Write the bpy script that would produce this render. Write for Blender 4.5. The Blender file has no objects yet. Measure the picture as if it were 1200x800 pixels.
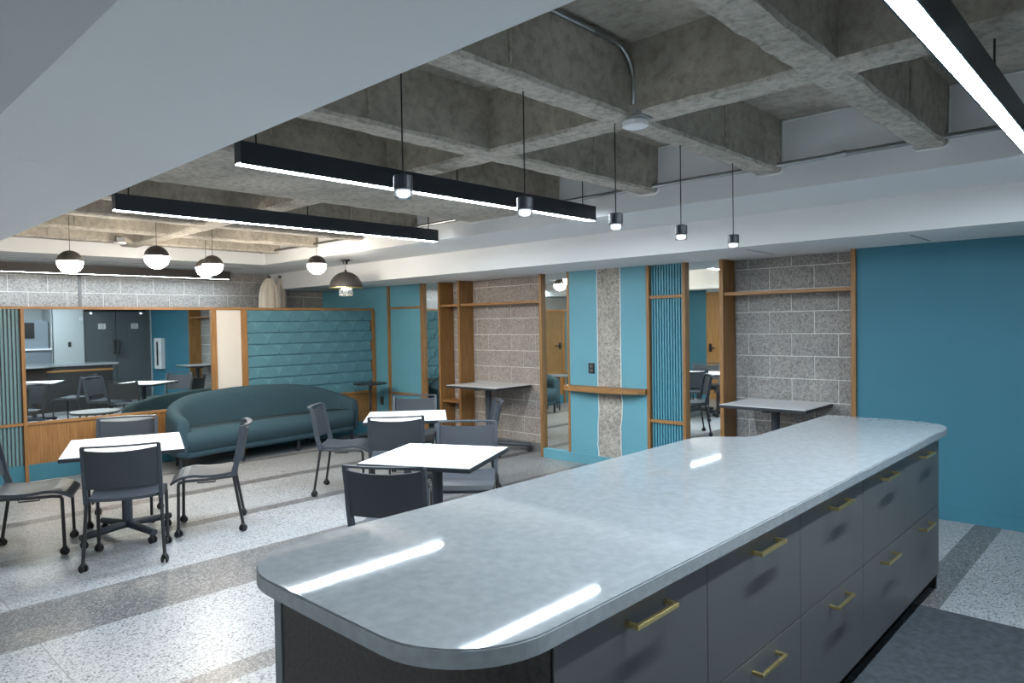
import bpy, bmesh, math, random
from mathutils import Vector, Matrix

random.seed(7)
SC = bpy.context.scene
COL = SC.collection

# ------------------------------------------------------------------ camera
YAW, PITCH, ROLL = math.radians(46.63), math.radians(-1.416), math.radians(-0.922)
fw = Vector((math.sin(YAW) * math.cos(PITCH), math.cos(YAW) * math.cos(PITCH), math.sin(PITCH)))
rt0 = Vector((math.cos(YAW), -math.sin(YAW), 0))
up0 = rt0.cross(fw)
rt = math.cos(ROLL) * rt0 + math.sin(ROLL) * up0
up = -math.sin(ROLL) * rt0 + math.cos(ROLL) * up0
cam_d = bpy.data.cameras.new('camera')
cam = bpy.data.objects.new('camera', cam_d)
COL.objects.link(cam)
m = Matrix((rt, up, -fw)).transposed().to_4x4()
m.translation = Vector((0, 0, 1.55))
cam.matrix_world = m
cam_d.sensor_fit = 'HORIZONTAL'
cam_d.sensor_width = 36.0
cam_d.lens = 818.17 / 1200 * 36
cam_d.clip_start = 0.02
SC.camera = cam

# ------------------------------------------------------------------ world, exposure
wd = bpy.data.worlds.new('world')
SC.world = wd
wd.use_nodes = True
wd.node_tree.nodes['Background'].inputs[0].default_value = (0.6, 0.7, 0.8, 1)
wd.node_tree.nodes['Background'].inputs[1].default_value = 0.05
SC.view_settings.view_transform = 'Standard'
SC.view_settings.look = 'None'
SC.view_settings.gamma = 1.0
SC.view_settings.use_curve_mapping = False
SC.view_settings.exposure = 2.05
SC.cycles.use_denoising = True
SC.cycles.max_bounces = 14
SC.cycles.diffuse_bounces = 6
SC.cycles.glossy_bounces = 8
SC.cycles.sample_clamp_indirect = 6.0

LIN = 54.0          # linear lamp diffuser strength
LIN_COL = (0.80, 0.91, 1.0)
GLOBE = 30.0
GLOBE_COL = (1.0, 0.90, 0.76)


# ------------------------------------------------------------------ materials
MATS = {}


def new_mat(name):
    mt = bpy.data.materials.new(name)
    mt.use_nodes = True
    nt = mt.node_tree
    return mt, nt, nt.nodes['Principled BSDF']


def plain(name, col, rough=0.5, metal=0.0, noise=0.0, scale=20.0, bump=0.0, bscale=80.0, spec=0.5):
    mt, nt, b = new_mat(name)
    b.inputs['Base Color'].default_value = (*col, 1)
    b.inputs['Roughness'].default_value = rough
    b.inputs['Metallic'].default_value = metal
    b.inputs['Specular IOR Level'].default_value = spec
    tc = nt.nodes.new('ShaderNodeTexCoord')
    if noise > 0:
        nz = nt.nodes.new('ShaderNodeTexNoise')
        nz.inputs['Scale'].default_value = scale
        nz.inputs['Detail'].default_value = 6
        rp = nt.nodes.new('ShaderNodeValToRGB')
        rp.color_ramp.elements[0].position = 0.3
        rp.color_ramp.elements[1].position = 0.7
        rp.color_ramp.elements[0].color = (*[c * (1 - noise) for c in col], 1)
        rp.color_ramp.elements[1].color = (*[min(1, c * (1 + noise)) for c in col], 1)
        nt.links.new(tc.outputs['Object'], nz.inputs['Vector'])
        nt.links.new(nz.outputs['Fac'], rp.inputs['Fac'])
        nt.links.new(rp.outputs['Color'], b.inputs['Base Color'])
    if bump > 0:
        n2 = nt.nodes.new('ShaderNodeTexNoise')
        n2.inputs['Scale'].default_value = bscale
        n2.inputs['Detail'].default_value = 4
        bp = nt.nodes.new('ShaderNodeBump')
        bp.inputs['Strength'].default_value = bump
        bp.inputs['Distance'].default_value = 0.01
        nt.links.new(tc.outputs['Object'], n2.inputs['Vector'])
        nt.links.new(n2.outputs['Fac'], bp.inputs['Height'])
        nt.links.new(bp.outputs['Normal'], b.inputs['Normal'])
    MATS[name] = mt
    return mt


def emit(name, col, strength):
    mt, nt, b = new_mat(name)
    b.inputs['Base Color'].default_value = (*col, 1)
    b.inputs['Emission Color'].default_value = (*col, 1)
    b.inputs['Emission Strength'].default_value = strength
    MATS[name] = mt
    return mt


def terrazzo(name, base, c_dark, c_light, amount_dark, amount_light, rough):
    mt, nt, b = new_mat(name)
    tc = nt.nodes.new('ShaderNodeTexCoord')

    def chips(scale, thr, seed):
        mp = nt.nodes.new('ShaderNodeMapping')
        mp.inputs['Location'].default_value = (seed, seed * 1.7, 0)
        nt.links.new(tc.outputs['Object'], mp.inputs['Vector'])
        vo = nt.nodes.new('ShaderNodeTexVoronoi')
        vo.voronoi_dimensions = '2D'
        vo.inputs['Scale'].default_value = scale
        nt.links.new(mp.outputs['Vector'], vo.inputs['Vector'])
        sep = nt.nodes.new('ShaderNodeSeparateColor')
        nt.links.new(vo.outputs['Color'], sep.inputs['Color'])
        lt = nt.nodes.new('ShaderNodeMath'); lt.operation = 'LESS_THAN'
        lt.inputs[1].default_value = thr
        nt.links.new(sep.outputs['Red'], lt.inputs[0])
        l2 = nt.nodes.new('ShaderNodeMath'); l2.operation = 'LESS_THAN'
        l2.inputs[1].default_value = 0.46
        nt.links.new(vo.outputs['Distance'], l2.inputs[0])
        mu = nt.nodes.new('ShaderNodeMath'); mu.operation = 'MULTIPLY'
        nt.links.new(lt.outputs[0], mu.inputs[0]); nt.links.new(l2.outputs[0], mu.inputs[1])
        return mu.outputs[0]
    prev = None
    for i, (sc_, am, col, sd) in enumerate(((72, amount_dark * 0.8, c_dark, 3.1), (125, amount_dark, c_dark, 9.7),
                                            (80, amount_light, c_light, 5.3), (140, amount_light, c_light, 1.3))):
        mx = nt.nodes.new('ShaderNodeMix'); mx.data_type = 'RGBA'
        f = chips(sc_, am, sd)
        nt.links.new(f, mx.inputs['Factor'])
        if prev is None:
            mx.inputs['A'].default_value = (*base, 1)
        else:
            nt.links.new(prev, mx.inputs['A'])
        mx.inputs['B'].default_value = (*col, 1)
        prev = mx.outputs['Result']
    # broad wear
    nz = nt.nodes.new('ShaderNodeTexNoise'); nz.inputs['Scale'].default_value = 1.6; nz.inputs['Detail'].default_value = 5
    nt.links.new(tc.outputs['Object'], nz.inputs['Vector'])
    mr = nt.nodes.new('ShaderNodeMapRange')
    mr.inputs['To Min'].default_value = 0.86; mr.inputs['To Max'].default_value = 1.1
    nt.links.new(nz.outputs['Fac'], mr.inputs['Value'])
    mm = nt.nodes.new('ShaderNodeMix'); mm.data_type = 'RGBA'; mm.blend_type = 'MULTIPLY'
    mm.inputs['Factor'].default_value = 1
    nt.links.new(prev, mm.inputs['A']); nt.links.new(mr.outputs['Result'], mm.inputs['B'])
    # thin divider lines running along Y every 2.44 m
    sp = nt.nodes.new('ShaderNodeSeparateXYZ'); nt.links.new(tc.outputs['Object'], sp.inputs[0])
    ad = nt.nodes.new('ShaderNodeMath'); ad.operation = 'ADD'; ad.inputs[1].default_value = 10 * 2.44 - 0.866
    nt.links.new(sp.outputs['X'], ad.inputs[0])
    mo = nt.nodes.new('ShaderNodeMath'); mo.operation = 'MODULO'; mo.inputs[1].default_value = 2.44
    nt.links.new(ad.outputs[0], mo.inputs[0])
    ls = nt.nodes.new('ShaderNodeMath'); ls.operation = 'LESS_THAN'; ls.inputs[1].default_value = 0.004
    nt.links.new(mo.outputs[0], ls.inputs[0])
    mx = nt.nodes.new('ShaderNodeMix'); mx.data_type = 'RGBA'
    nt.links.new(ls.outputs[0], mx.inputs['Factor']); nt.links.new(mm.outputs['Result'], mx.inputs['A'])
    mx.inputs['B'].default_value = (0.12, 0.11, 0.10, 1)
    nt.links.new(mx.outputs['Result'], b.inputs['Base Color'])
    b.inputs['Roughness'].default_value = rough
    MATS[name] = mt
    return mt


def wood(name, c0, c1, axis='Z', rough=0.45):
    mt, nt, b = new_mat(name)
    tc = nt.nodes.new('ShaderNodeTexCoord')
    mp = nt.nodes.new('ShaderNodeMapping')
    s = {'X': (1.2, 26, 26), 'Y': (26, 1.2, 26), 'Z': (26, 26, 1.2)}[axis]
    mp.inputs['Scale'].default_value = s
    nt.links.new(tc.outputs['Object'], mp.inputs['Vector'])
    nz = nt.nodes.new('ShaderNodeTexNoise')
    nz.inputs['Scale'].default_value = 3.0; nz.inputs['Detail'].default_value = 8; nz.inputs['Distortion'].default_value = 0.6
    nt.links.new(mp.outputs['Vector'], nz.inputs['Vector'])
    rp = nt.nodes.new('ShaderNodeValToRGB')
    rp.color_ramp.elements[0].position = 0.32; rp.color_ramp.elements[1].position = 0.68
    rp.color_ramp.elements[0].color = (*c0, 1); rp.color_ramp.elements[1].color = (*c1, 1)
    nt.links.new(nz.outputs['Fac'], rp.inputs['Fac'])
    nt.links.new(rp.outputs['Color'], b.inputs['Base Color'])
    bp = nt.nodes.new('ShaderNodeBump'); bp.inputs['Strength'].default_value = 0.15; bp.inputs['Distance'].default_value = 0.004
    nt.links.new(nz.outputs['Fac'], bp.inputs['Height']); nt.links.new(bp.outputs['Normal'], b.inputs['Normal'])
    b.inputs['Roughness'].default_value = rough
    MATS[name] = mt
    return mt


def speckled(name, base, dark, light, scale=55.0, bump=0.6, rough=0.9, tint=None, tscale=2.5):
    """rough aggregate surface: concrete and ground-face block"""
    mt, nt, b = new_mat(name)
    tc = nt.nodes.new('ShaderNodeTexCoord')
    geo = nt.nodes.new('ShaderNodeNewGeometry')
    n1 = nt.nodes.new('ShaderNodeTexNoise'); n1.inputs['Scale'].default_value = scale; n1.inputs['Detail'].default_value = 7
    n1.inputs['Roughness'].default_value = 0.75
    nt.links.new(geo.outputs['Position'], n1.inputs['Vector'])
    rp = nt.nodes.new('ShaderNodeValToRGB')
    e = rp.color_ramp.elements
    e[0].position = 0.36; e[0].color = (*dark, 1)
    e[1].position = 0.68; e[1].color = (*light, 1)
    k = e.new(0.5); k.color = (*base, 1)
    nt.links.new(n1.outputs['Fac'], rp.inputs['Fac'])
    out = rp.outputs['Color']
    n2 = nt.nodes.new('ShaderNodeTexNoise'); n2.inputs['Scale'].default_value = tscale; n2.inputs['Detail'].default_value = 5
    nt.links.new(geo.outputs['Position'], n2.inputs['Vector'])
    r2 = nt.nodes.new('ShaderNodeValToRGB')
    r2.color_ramp.elements[0].position = 0.3; r2.color_ramp.elements[1].position = 0.72
    t = tint or (0.85, 0.85, 0.85)
    r2.color_ramp.elements[0].color = (*t, 1); r2.color_ramp.elements[1].color = (1.08, 1.06, 1.04, 1)
    nt.links.new(n2.outputs['Fac'], r2.inputs['Fac'])
    mm = nt.nodes.new('ShaderNodeMix'); mm.data_type = 'RGBA'; mm.blend_type = 'MULTIPLY'; mm.inputs['Factor'].default_value = 1
    nt.links.new(out, mm.inputs['A']); nt.links.new(r2.outputs['Color'], mm.inputs['B'])
    nt.links.new(mm.outputs['Result'], b.inputs['Base Color'])
    bp = nt.nodes.new('ShaderNodeBump'); bp.inputs['Strength'].default_value = bump; bp.inputs['Distance'].default_value = 0.006
    nt.links.new(n1.outputs['Fac'], bp.inputs['Height']); nt.links.new(bp.outputs['Normal'], b.inputs['Normal'])
    b.inputs['Roughness'].default_value = rough
    b.inputs['Specular IOR Level'].default_value = 0.25
    MATS[name] = mt
    return mt


plain('white_paint', (0.74, 0.75, 0.75), 0.7)
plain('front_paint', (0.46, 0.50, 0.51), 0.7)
plain('soffit_paint', (0.72, 0.73, 0.74), 0.75)
plain('teal_paint', (0.040, 0.180, 0.250), 0.6, noise=0.03, scale=3)
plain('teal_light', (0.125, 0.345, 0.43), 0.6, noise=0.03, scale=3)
plain('teal_flute', (0.085, 0.29, 0.375), 0.5)
plain('teal_flute_grey', (0.13, 0.25, 0.28), 0.5)
plain('teal_felt', (0.088, 0.218, 0.272), 0.95, noise=0.16, scale=140, bump=0.3, bscale=260)
plain('teal_felt_low', (0.115, 0.275, 0.335), 0.95, noise=0.12, scale=140, bump=0.3, bscale=260)
plain('teal_fabric', (0.033, 0.074, 0.098), 0.95, noise=0.22, scale=160, bump=0.4, bscale=300)
plain('grey_base', (0.16, 0.16, 0.165), 0.6)
wood('oak', (0.22, 0.105, 0.030), (0.37, 0.19, 0.065), 'Z')
wood('oak_h', (0.24, 0.115, 0.035), (0.40, 0.205, 0.075), 'Y')
wood('oak_x', (0.24, 0.115, 0.035), (0.40, 0.205, 0.075), 'X')
wood('door_oak', (0.30, 0.15, 0.045), (0.44, 0.235, 0.085), 'Z')
speckled('block_face', (0.33, 0.32, 0.31), (0.16, 0.153, 0.147), (0.50, 0.485, 0.47), 60, 0.7)
speckled('block_face_warm', (0.37, 0.33, 0.305), (0.19, 0.165, 0.15), (0.55, 0.50, 0.465), 60, 0.7)
plain('mortar', (0.66, 0.65, 0.63), 0.9, noise=0.1, scale=60)
speckled('rib_concrete', (0.47, 0.435, 0.385), (0.30, 0.275, 0.24), (0.60, 0.56, 0.505), 26, 0.7, tint=(0.72, 0.72, 0.70), tscale=2.2)
speckled('coffer_concrete', (0.42, 0.385, 0.335), (0.31, 0.283, 0.245), (0.50, 0.46, 0.405), 18, 0.35, tint=(0.70, 0.70, 0.68), tscale=3.0)
speckled('column_concrete', (0.44, 0.415, 0.38), (0.22, 0.20, 0.18), (0.62, 0.59, 0.55), 38, 1.0, tint=(0.75, 0.75, 0.73), tscale=6)
terrazzo('terrazzo_light', (0.30, 0.312, 0.325), (0.088, 0.088, 0.095), (0.415, 0.418, 0.425), 0.26, 0.30, 0.34)
terrazzo('terrazzo_dark', (0.115, 0.113, 0.116), (0.06, 0.058, 0.06), (0.27, 0.26, 0.255), 0.30, 0.24, 0.34)
plain('quartz', (0.31, 0.336, 0.355), 0.035, noise=0.09, scale=34)
plain('drawer_grey', (0.098, 0.100, 0.106), 0.38, spec=0.4)
plain('carcass_dark', (0.02, 0.02, 0.022), 0.6)
plain('tambour_dark', (0.030, 0.024, 0.020), 0.5, noise=0.5, scale=90)
plain('panel_edge', (0.16, 0.19, 0.20), 0.5)
plain('brass', (0.83, 0.66, 0.30), 0.28, 1.0)
plain('black_mat', (0.042, 0.052, 0.063), 0.85, noise=0.35, scale=30, bump=0.5, bscale=180)
plain('chair_plastic', (0.047, 0.055, 0.068), 0.42)
plain('chair_mesh', (0.040, 0.047, 0.058), 0.6, bump=0.5, bscale=500)
plain('chair_metal', (0.022, 0.022, 0.024), 0.4)
plain('rubber', (0.012, 0.012, 0.013), 0.5)
plain('box_grey', (0.24, 0.25, 0.25), 0.5)
plain('wheel_grey', (0.10, 0.10, 0.105), 0.4)
plain('table_white', (0.84, 0.85, 0.86), 0.35)
plain('table_grey', (0.70, 0.71, 0.72), 0.4)
plain('table_edge', (0.022, 0.026, 0.032), 0.4)
plain('lamp_black', (0.020, 0.026, 0.036), 0.35)
plain('lamp_brown', (0.045, 0.040, 0.038), 0.5)
plain('cable', (0.012, 0.012, 0.012), 0.6)
plain('galvanised', (0.36, 0.37, 0.37), 0.3, 1.0)
plain('caulk', (0.85, 0.85, 0.83), 0.8)
plain('plastic_white', (0.80, 0.81, 0.82), 0.4)
plain('plastic_black', (0.012, 0.012, 0.013), 0.4)
plain('beige_panel', (0.66, 0.62, 0.57), 0.7)
plain('door_grey', (0.10, 0.118, 0.126), 0.5)
plain('cloth_cream', (0.68, 0.62, 0.53), 0.9, noise=0.08, scale=9)
plain('paper', (0.75, 0.76, 0.74), 0.8)
plain('paper_ink', (0.25, 0.28, 0.29), 0.8)
plain('steel', (0.55, 0.56, 0.57), 0.3, 1.0)
plain('cabinet_greyblue', (0.16, 0.19, 0.22), 0.5)
mt, nt, b = new_mat('mirror')
b.inputs['Base Color'].default_value = (0.80, 0.86, 0.85, 1)
b.inputs['Metallic'].default_value = 1.0
b.inputs['Roughness'].default_value = 0.015
MATS['mirror'] = mt
mt, nt, b = new_mat('clear_glass')
b.inputs['Base Color'].default_value = (0.93, 0.96, 0.97, 1)
b.inputs['Roughness'].default_value = 0.05
b.inputs['Transmission Weight'].default_value = 0.9
b.inputs['IOR'].default_value = 1.45
MATS['clear_glass'] = mt
emit('led', LIN_COL, LIN)
emit('globe_glow', GLOBE_COL, GLOBE)
emit('spot_glow', (0.85, 0.93, 1.0), 0.4)
emit('led_dim', LIN_COL, LIN * 0.22)
emit('led_aisle', LIN_COL, LIN * 0.8)
emit('crystal_glow', (1.0, 0.93, 0.82), 5.0)
emit('indicator_glow', (0.75, 0.85, 1.0), 2.5)


# ------------------------------------------------------------------ mesh helpers
def link_mesh(name, verts, faces, mat, parent=None, smooth=False, loc=None, rotz=None):
    me = bpy.data.meshes.new(name)
    me.from_pydata([tuple(v) for v in verts], [], faces)
    me.update()
    bm = bmesh.new(); bm.from_mesh(me)
    bmesh.ops.recalc_face_normals(bm, faces=bm.faces)
    bm.to_mesh(me); bm.free()
    if smooth:
        me.polygons.foreach_set('use_smooth', [True] * len(me.polygons))
    o = bpy.data.objects.new(name, me)
    COL.objects.link(o)
    me.materials.append(MATS[mat])
    if parent:
        o.parent = parent
    if loc:
        o.location = loc
    if rotz is not None:
        o.rotation_euler = (0, 0, rotz)
    return o


class MB:
    """collects shapes for one mesh"""
    def __init__(self):
        self.v = []; self.f = []

    def add(self, vs, fs):
        k = len(self.v)
        self.v += [tuple(v) for v in vs]
        self.f += [tuple(i + k for i in f) for f in fs]
        return self

    def box(self, x0, x1, y0, y1, z0, z1, bev=0.0):
        if bev > 0:
            bm = bmesh.new()
            bmesh.ops.create_cube(bm, size=1)
            for v in bm.verts:
                v.co = Vector(((x0 + x1) / 2 + v.co.x * (x1 - x0), (y0 + y1) / 2 + v.co.y * (y1 - y0), (z0 + z1) / 2 + v.co.z * (z1 - z0)))
            bmesh.ops.bevel(bm, geom=list(bm.edges), offset=bev, segments=2, affect='EDGES', profile=0.6)
            bm.verts.index_update()
            self.add([v.co[:] for v in bm.verts], [[v.index for v in f.verts] for f in bm.faces])
            bm.free()
            return self
        vs = [(x, y, z) for z in (z0, z1) for y in (y0, y1) for x in (x0, x1)]
        return self.add(vs, [(0, 2, 3, 1), (4, 5, 7, 6), (0, 1, 5, 4), (2, 6, 7, 3), (0, 4, 6, 2), (1, 3, 7, 5)])

    def tube(self, pts, r, n=10, cap=True):
        pts = [Vector(p) for p in pts]
        rs = r if isinstance(r, (list, tuple)) else [r] * len(pts)
        k = len(self.v)
        prevn = None
        for i, p in enumerate(pts):
            d = (pts[min(i + 1, len(pts) - 1)] - pts[max(i - 1, 0)]).normalized()
            if prevn is None:
                a = Vector((0, 0, 1)) if abs(d.z) < 0.9 else Vector((1, 0, 0))
                nn = d.cross(a).normalized()
            else:
                nn = (prevn - d * prevn.dot(d)).normalized()
            prevn = nn
            bb = d.cross(nn)
            for j in range(n):
                t = 2 * math.pi * j / n
                self.v.append(tuple(p + rs[i] * (math.cos(t) * nn + math.sin(t) * bb)))
        for i in range(len(pts) - 1):
            for j in range(n):
                a = k + i * n + j; b2 = k + i * n + (j + 1) % n
                self.f.append((a, b2, b2 + n, a + n))
        if cap:
            self.f.append(tuple(k + j for j in range(n))[::-1])
            self.f.append(tuple(k + (len(pts) - 1) * n + j for j in range(n)))
        return self

    def lathe(self, prof, n=24, axis='Z', c=(0, 0, 0)):
        k = len(self.v)
        for r, h in prof:
            for j in range(n):
                t = 2 * math.pi * j / n
                a, b2 = r * math.cos(t), r * math.sin(t)
                q = {'Z': (a, b2, h), 'X': (h, a, b2), 'Y': (a, h, b2)}[axis]
                self.v.append((q[0] + c[0], q[1] + c[1], q[2] + c[2]))
        m2 = len(prof)
        for i in range(m2 - 1):
            for j in range(n):
                a = k + i * n + j; b2 = k + i * n + (j + 1) % n
                self.f.append((a, b2, b2 + n, a + n))
        self.f.append(tuple(k + j for j in range(n))[::-1])
        self.f.append(tuple(k + (m2 - 1) * n + j for j in range(n)))
        return self

    def prism(self, poly, z0, z1):
        n = len(poly)
        vs = [(x, y, z0) for x, y in poly] + [(x, y, z1) for x, y in poly]
        fs = [tuple(range(n))[::-1], tuple(range(n, 2 * n))]
        fs += [(i, (i + 1) % n, (i + 1) % n + n, i + n) for i in range(n)]
        return self.add(vs, fs)

    def grid(self, rows, thick_dir=None, thick=0.0):
        """rows: list of lists of points; makes a sheet, doubled with an offset to give it thickness"""
        R, C = len(rows), len(rows[0])
        top = [Vector(p) for r in rows for p in r]
        if thick_dir is None:
            self.add(top, [(i * C + j, i * C + j + 1, (i + 1) * C + j + 1, (i + 1) * C + j) for i in range(R - 1) for j in range(C - 1)])
            return self
        d = Vector(thick_dir) * thick
        bot = [p + d for p in top]
        N = R * C
        fs = []
        for i in range(R - 1):
            for j in range(C - 1):
                q = (i * C + j, i * C + j + 1, (i + 1) * C + j + 1, (i + 1) * C + j)
                fs.append(q); fs.append(tuple(x + N for x in q[::-1]))
        for j in range(C - 1):
            fs.append((j, j + N, j + 1 + N, j + 1))
            a = (R - 1) * C + j
            fs.append((a, a + 1, a + 1 + N, a + N))
        for i in range(R - 1):
            a = i * C; b2 = (i + 1) * C
            fs.append((a, b2, b2 + N, a + N))
            a = i * C + C - 1; b2 = (i + 1) * C + C - 1
            fs.append((a, a + N, b2 + N, b2))
        return self.add(top + bot, fs)

    def build(self, name, mat, parent=None, smooth=False, **kw):
        return link_mesh(name, self.v, self.f, mat, parent, smooth, **kw)


def box(name, x0, x1, y0, y1, z0, z1, mat, parent=None, bev=0.0):
    return MB().box(x0, x1, y0, y1, z0, z1, bev).build(name, mat, parent)


def thing(name, label, cat, loc=(0, 0, 0), rotz=0.0, group=None):
    o = bpy.data.objects.new(name, None)
    o.empty_display_size = 0.1
    COL.objects.link(o)
    o.location = loc
    o.rotation_euler = (0, 0, rotz)
    return tag(o, label, cat, group)


def tag(o, label, cat, group=None, kind=None):
    o['label'] = label
    o['category'] = cat
    if group:
        o['group'] = group
    if kind:
        o['kind'] = kind
    return o


def struct(o, label, cat):
    return tag(o, label, cat, kind='structure')


def copy_tree(o, parent=None):
    c = o.copy()
    COL.objects.link(c)
    c.parent = parent
    for ch in list(o.children):
        copy_tree(ch, c)
    return c


def catmull(pts, n=8):
    out = []
    P = [Vector(p) for p in pts]
    for i in range(len(P) - 1):
        p0 = P[max(i - 1, 0)]; p1 = P[i]; p2 = P[i + 1]; p3 = P[min(i + 2, len(P) - 1)]
        for k in range(n):
            t = k / n
            out.append(0.5 * ((2 * p1) + (-p0 + p2) * t + (2 * p0 - 5 * p1 + 4 * p2 - p3) * t * t + (-p0 + 3 * p1 - 3 * p2 + p3) * t ** 3))
    out.append(P[-1])
    return out


# ------------------------------------------------------------------ key planes (metres)
XW = 6.13           # face of the right wall
XB = 6.36           # block face inside the niches
YS = 8.59           # face of the partition screen
YB = 9.99           # face of the back block wall
XL = -0.5           # left wall
YF = -0.28          # front wall beside the grey doors
ZLOW, ZMID, ZRIB, ZTOP = 2.125, 2.365, 2.485, 2.80

# ------------------------------------------------------------------ floor
fl = struct(box('floor', XL - 0.1, 6.5, -1.2, 10.2, -0.08, -0.006, 'grey_base'), 'polished terrazzo floor with pale fields and dark grey bands', 'floor')
dark_bands = [(0.89, 1.06), (2.02, 2.18), (3.005, 3.16), (4.085, 4.70), (5.60, 5.74), (6.68, 6.84), (7.78, 7.88), (8.86, 9.0)]
y = -1.2
for a, b2 in dark_bands + [(10.2, 10.2)]:
    box('terrazzo_field', XL - 0.1, 6.5, y, a, -0.006, 0.0, 'terrazzo_light', fl)
    if b2 > a:
        box('terrazzo_band', XL - 0.1, 6.5, a, b2, -0.006, 0.0, 'terrazzo_dark', fl)
    y = b2

# ------------------------------------------------------------------ ceiling: waffle slab
ce = struct(box('ceiling', 0.95, 4.5, -1.2, 8.6, ZTOP, ZTOP + 0.1, 'coffer_concrete'), 'exposed waffle slab of rough grey concrete', 'ceiling')


def rib(along, a0, a1, c0, c1, zb, name='rib'):
    """a rib with slightly ragged lower arrises; along = 'X' or 'Y'"""
    seg = max(6, int((a1 - a0) / 0.07))
    sec = []
    for i in range(seg + 1):
        a = a0 + (a1 - a0) * i / seg
        j = lambda s: random.uniform(-s, s)
        sec.append([(a, c0 - 0.012, ZTOP), (a, c0 - 0.002 + j(0.003), zb + 0.016 + j(0.004)), (a, c0 + 0.010 + j(0.006), zb + j(0.002)),
                    (a, c1 - 0.010 + j(0.006), zb + j(0.002)), (a, c1 + 0.002 + j(0.003), zb + 0.016 + j(0.004)), (a, c1 + 0.012, ZTOP)])
    vs = [(p if along == 'X' else (p[1], p[0], p[2])) for s in sec for p in s]
    n = 6
    side, bot = [], []
    for i in range(seg):
        for k in range(n):
            q = (i * n + k, i * n + (k + 1) % n, (i + 1) * n + (k + 1) % n, (i + 1) * n + k)
            (bot if k in (1, 2, 3) else side).append(q)
    me_o = link_mesh(name, vs, side + bot, 'coffer_concrete', ce)
    me = me_o.data
    me.materials.append(MATS['rib_concrete'])
    for p in me.polygons:
        if max(me.vertices[v].co.z for v in p.vertices) < zb + 0.03:
            p.material_index = 1
    return me_o


for a, b2 in [(-0.93, -0.78), (-0.02, 0.13), (0.89, 1.04), (1.795, 1.945), (2.69, 2.845), (3.60, 4.655), (5.41, 5.56), (6.315, 6.465), (7.22, 7.37), (8.125, 8.275)]:
    rib('X', 0.98, 4.45, a, b2, ZRIB)
rib('Y', -1.2, 8.55, 2.69, 2.86, ZRIB - 0.002)
# thin pan joints on the coffer faces
for a in (0.89, 1.795, 2.69, 3.60, 5.41, 6.315, 7.22, 8.125, -0.02):
    for x in (1.90, 3.62):
        box('pan_joint', x, x + 0.006, a - 0.017, a - 0.004, ZRIB + 0.03, ZTOP, 'rib_concrete', ce)

# soffits
t1 = struct(MB().box(4.39, 6.7, -1.2, 10.2, ZMID, 3.1).box(5.22, 6.7, -1.2, 10.2, ZLOW, ZMID + 0.02).build('trim_1', 'soffit_paint'),
            'white stepped drywall soffit above the teal side wall', 'soffit')
for yy in (1.32, 2.515):
    box('slot', 5.45, 5.98, yy - 0.006, yy + 0.006, ZLOW - 0.002, ZLOW + 0.004, 'grey_base', t1)
t2 = struct(MB().box(0.43, 1.0, -1.2, 10.2, ZLOW, 3.1).build('trim_2', 'soffit_paint'), 'wide white dropped soffit beam beside the concrete coffers', 'soffit')
MB().lathe([(0.036, ZLOW - 0.004), (0.045, ZLOW - 0.001), (0.045, ZLOW + 0.004)], 20, c=(0.61, 2.82, 0)).build('downlight_trim', 'soffit_paint', t2)
t3 = struct(box('trim_3', 1.0, 4.39, 8.515, 10.2, ZMID, 3.1, 'soffit_paint'), 'white drywall soffit in front of the block wall', 'soffit')
box('reveal', 1.0, 4.39, 9.165, 9.18, ZMID - 0.003, ZMID + 0.004, 'grey_base', t3)
t4 = struct(box('trim_4', XL - 0.2, 0.43, -1.2, 10.2, 2.75, 3.1, 'soffit_paint'), 'plain raised ceiling over the kitchen end', 'ceiling')
# caulk beads where the ribs run into the soffit face
for a, b2 in [(-0.02, 0.13), (0.89, 1.04), (1.795, 1.945), (2.69, 2.845), (3.60, 4.655), (5.41, 5.56), (6.315, 6.465), (7.22, 7.37)]:
    pts = [(4.388, a - 0.018, 2.79), (4.388, a - 0.014, ZRIB), (4.388, a + 0.01, ZRIB - 0.012), (4.388, b2 - 0.01, ZRIB - 0.012), (4.388, b2 + 0.014, ZRIB), (4.388, b2 + 0.018, 2.79)]
    MB().tube(pts, 0.0045, 6).build('caulk_bead', 'caulk', t1)
for a, b2 in [(0.13, 0.89), (1.04, 1.795), (1.945, 2.69), (2.845, 3.60)]:
    MB().tube([(4.388, a + 0.02, 2.79), (4.388, b2 - 0.02, 2.79)], 0.0045, 6).build('caulk_bead', 'caulk', t1)

# ------------------------------------------------------------------ walls
wl = struct(MB().box(XL - 0.15, XL, 6.745, 10.2, 0, 2.75).build('wall_left', 'teal_paint'), 'left wall with a teal end and a white front part', 'wall')
MB().box(XL - 0.15, XL, -1.2, 5.84, 0, 2.75).box(XL - 0.15, XL, 5.84, 6.745, 2.12, 2.75).build('white_section', 'white_paint', wl)
d1 = struct(box('door_1', XL - 0.06, XL + 0.01, 5.84, 6.745, 0.0, 2.12, 'door_oak'), 'plain oak door in the left wall', 'door')
MB().box(XL + 0.01, XL + 0.02, 6.63, 6.69, 0.94, 1.10).tube([(XL + 0.02, 6.66, 1.02), (XL + 0.06, 6.66, 1.02), (XL + 0.06, 6.55, 1.02)], 0.01, 8).build('lever_handle', 'plastic_black', d1)

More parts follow.
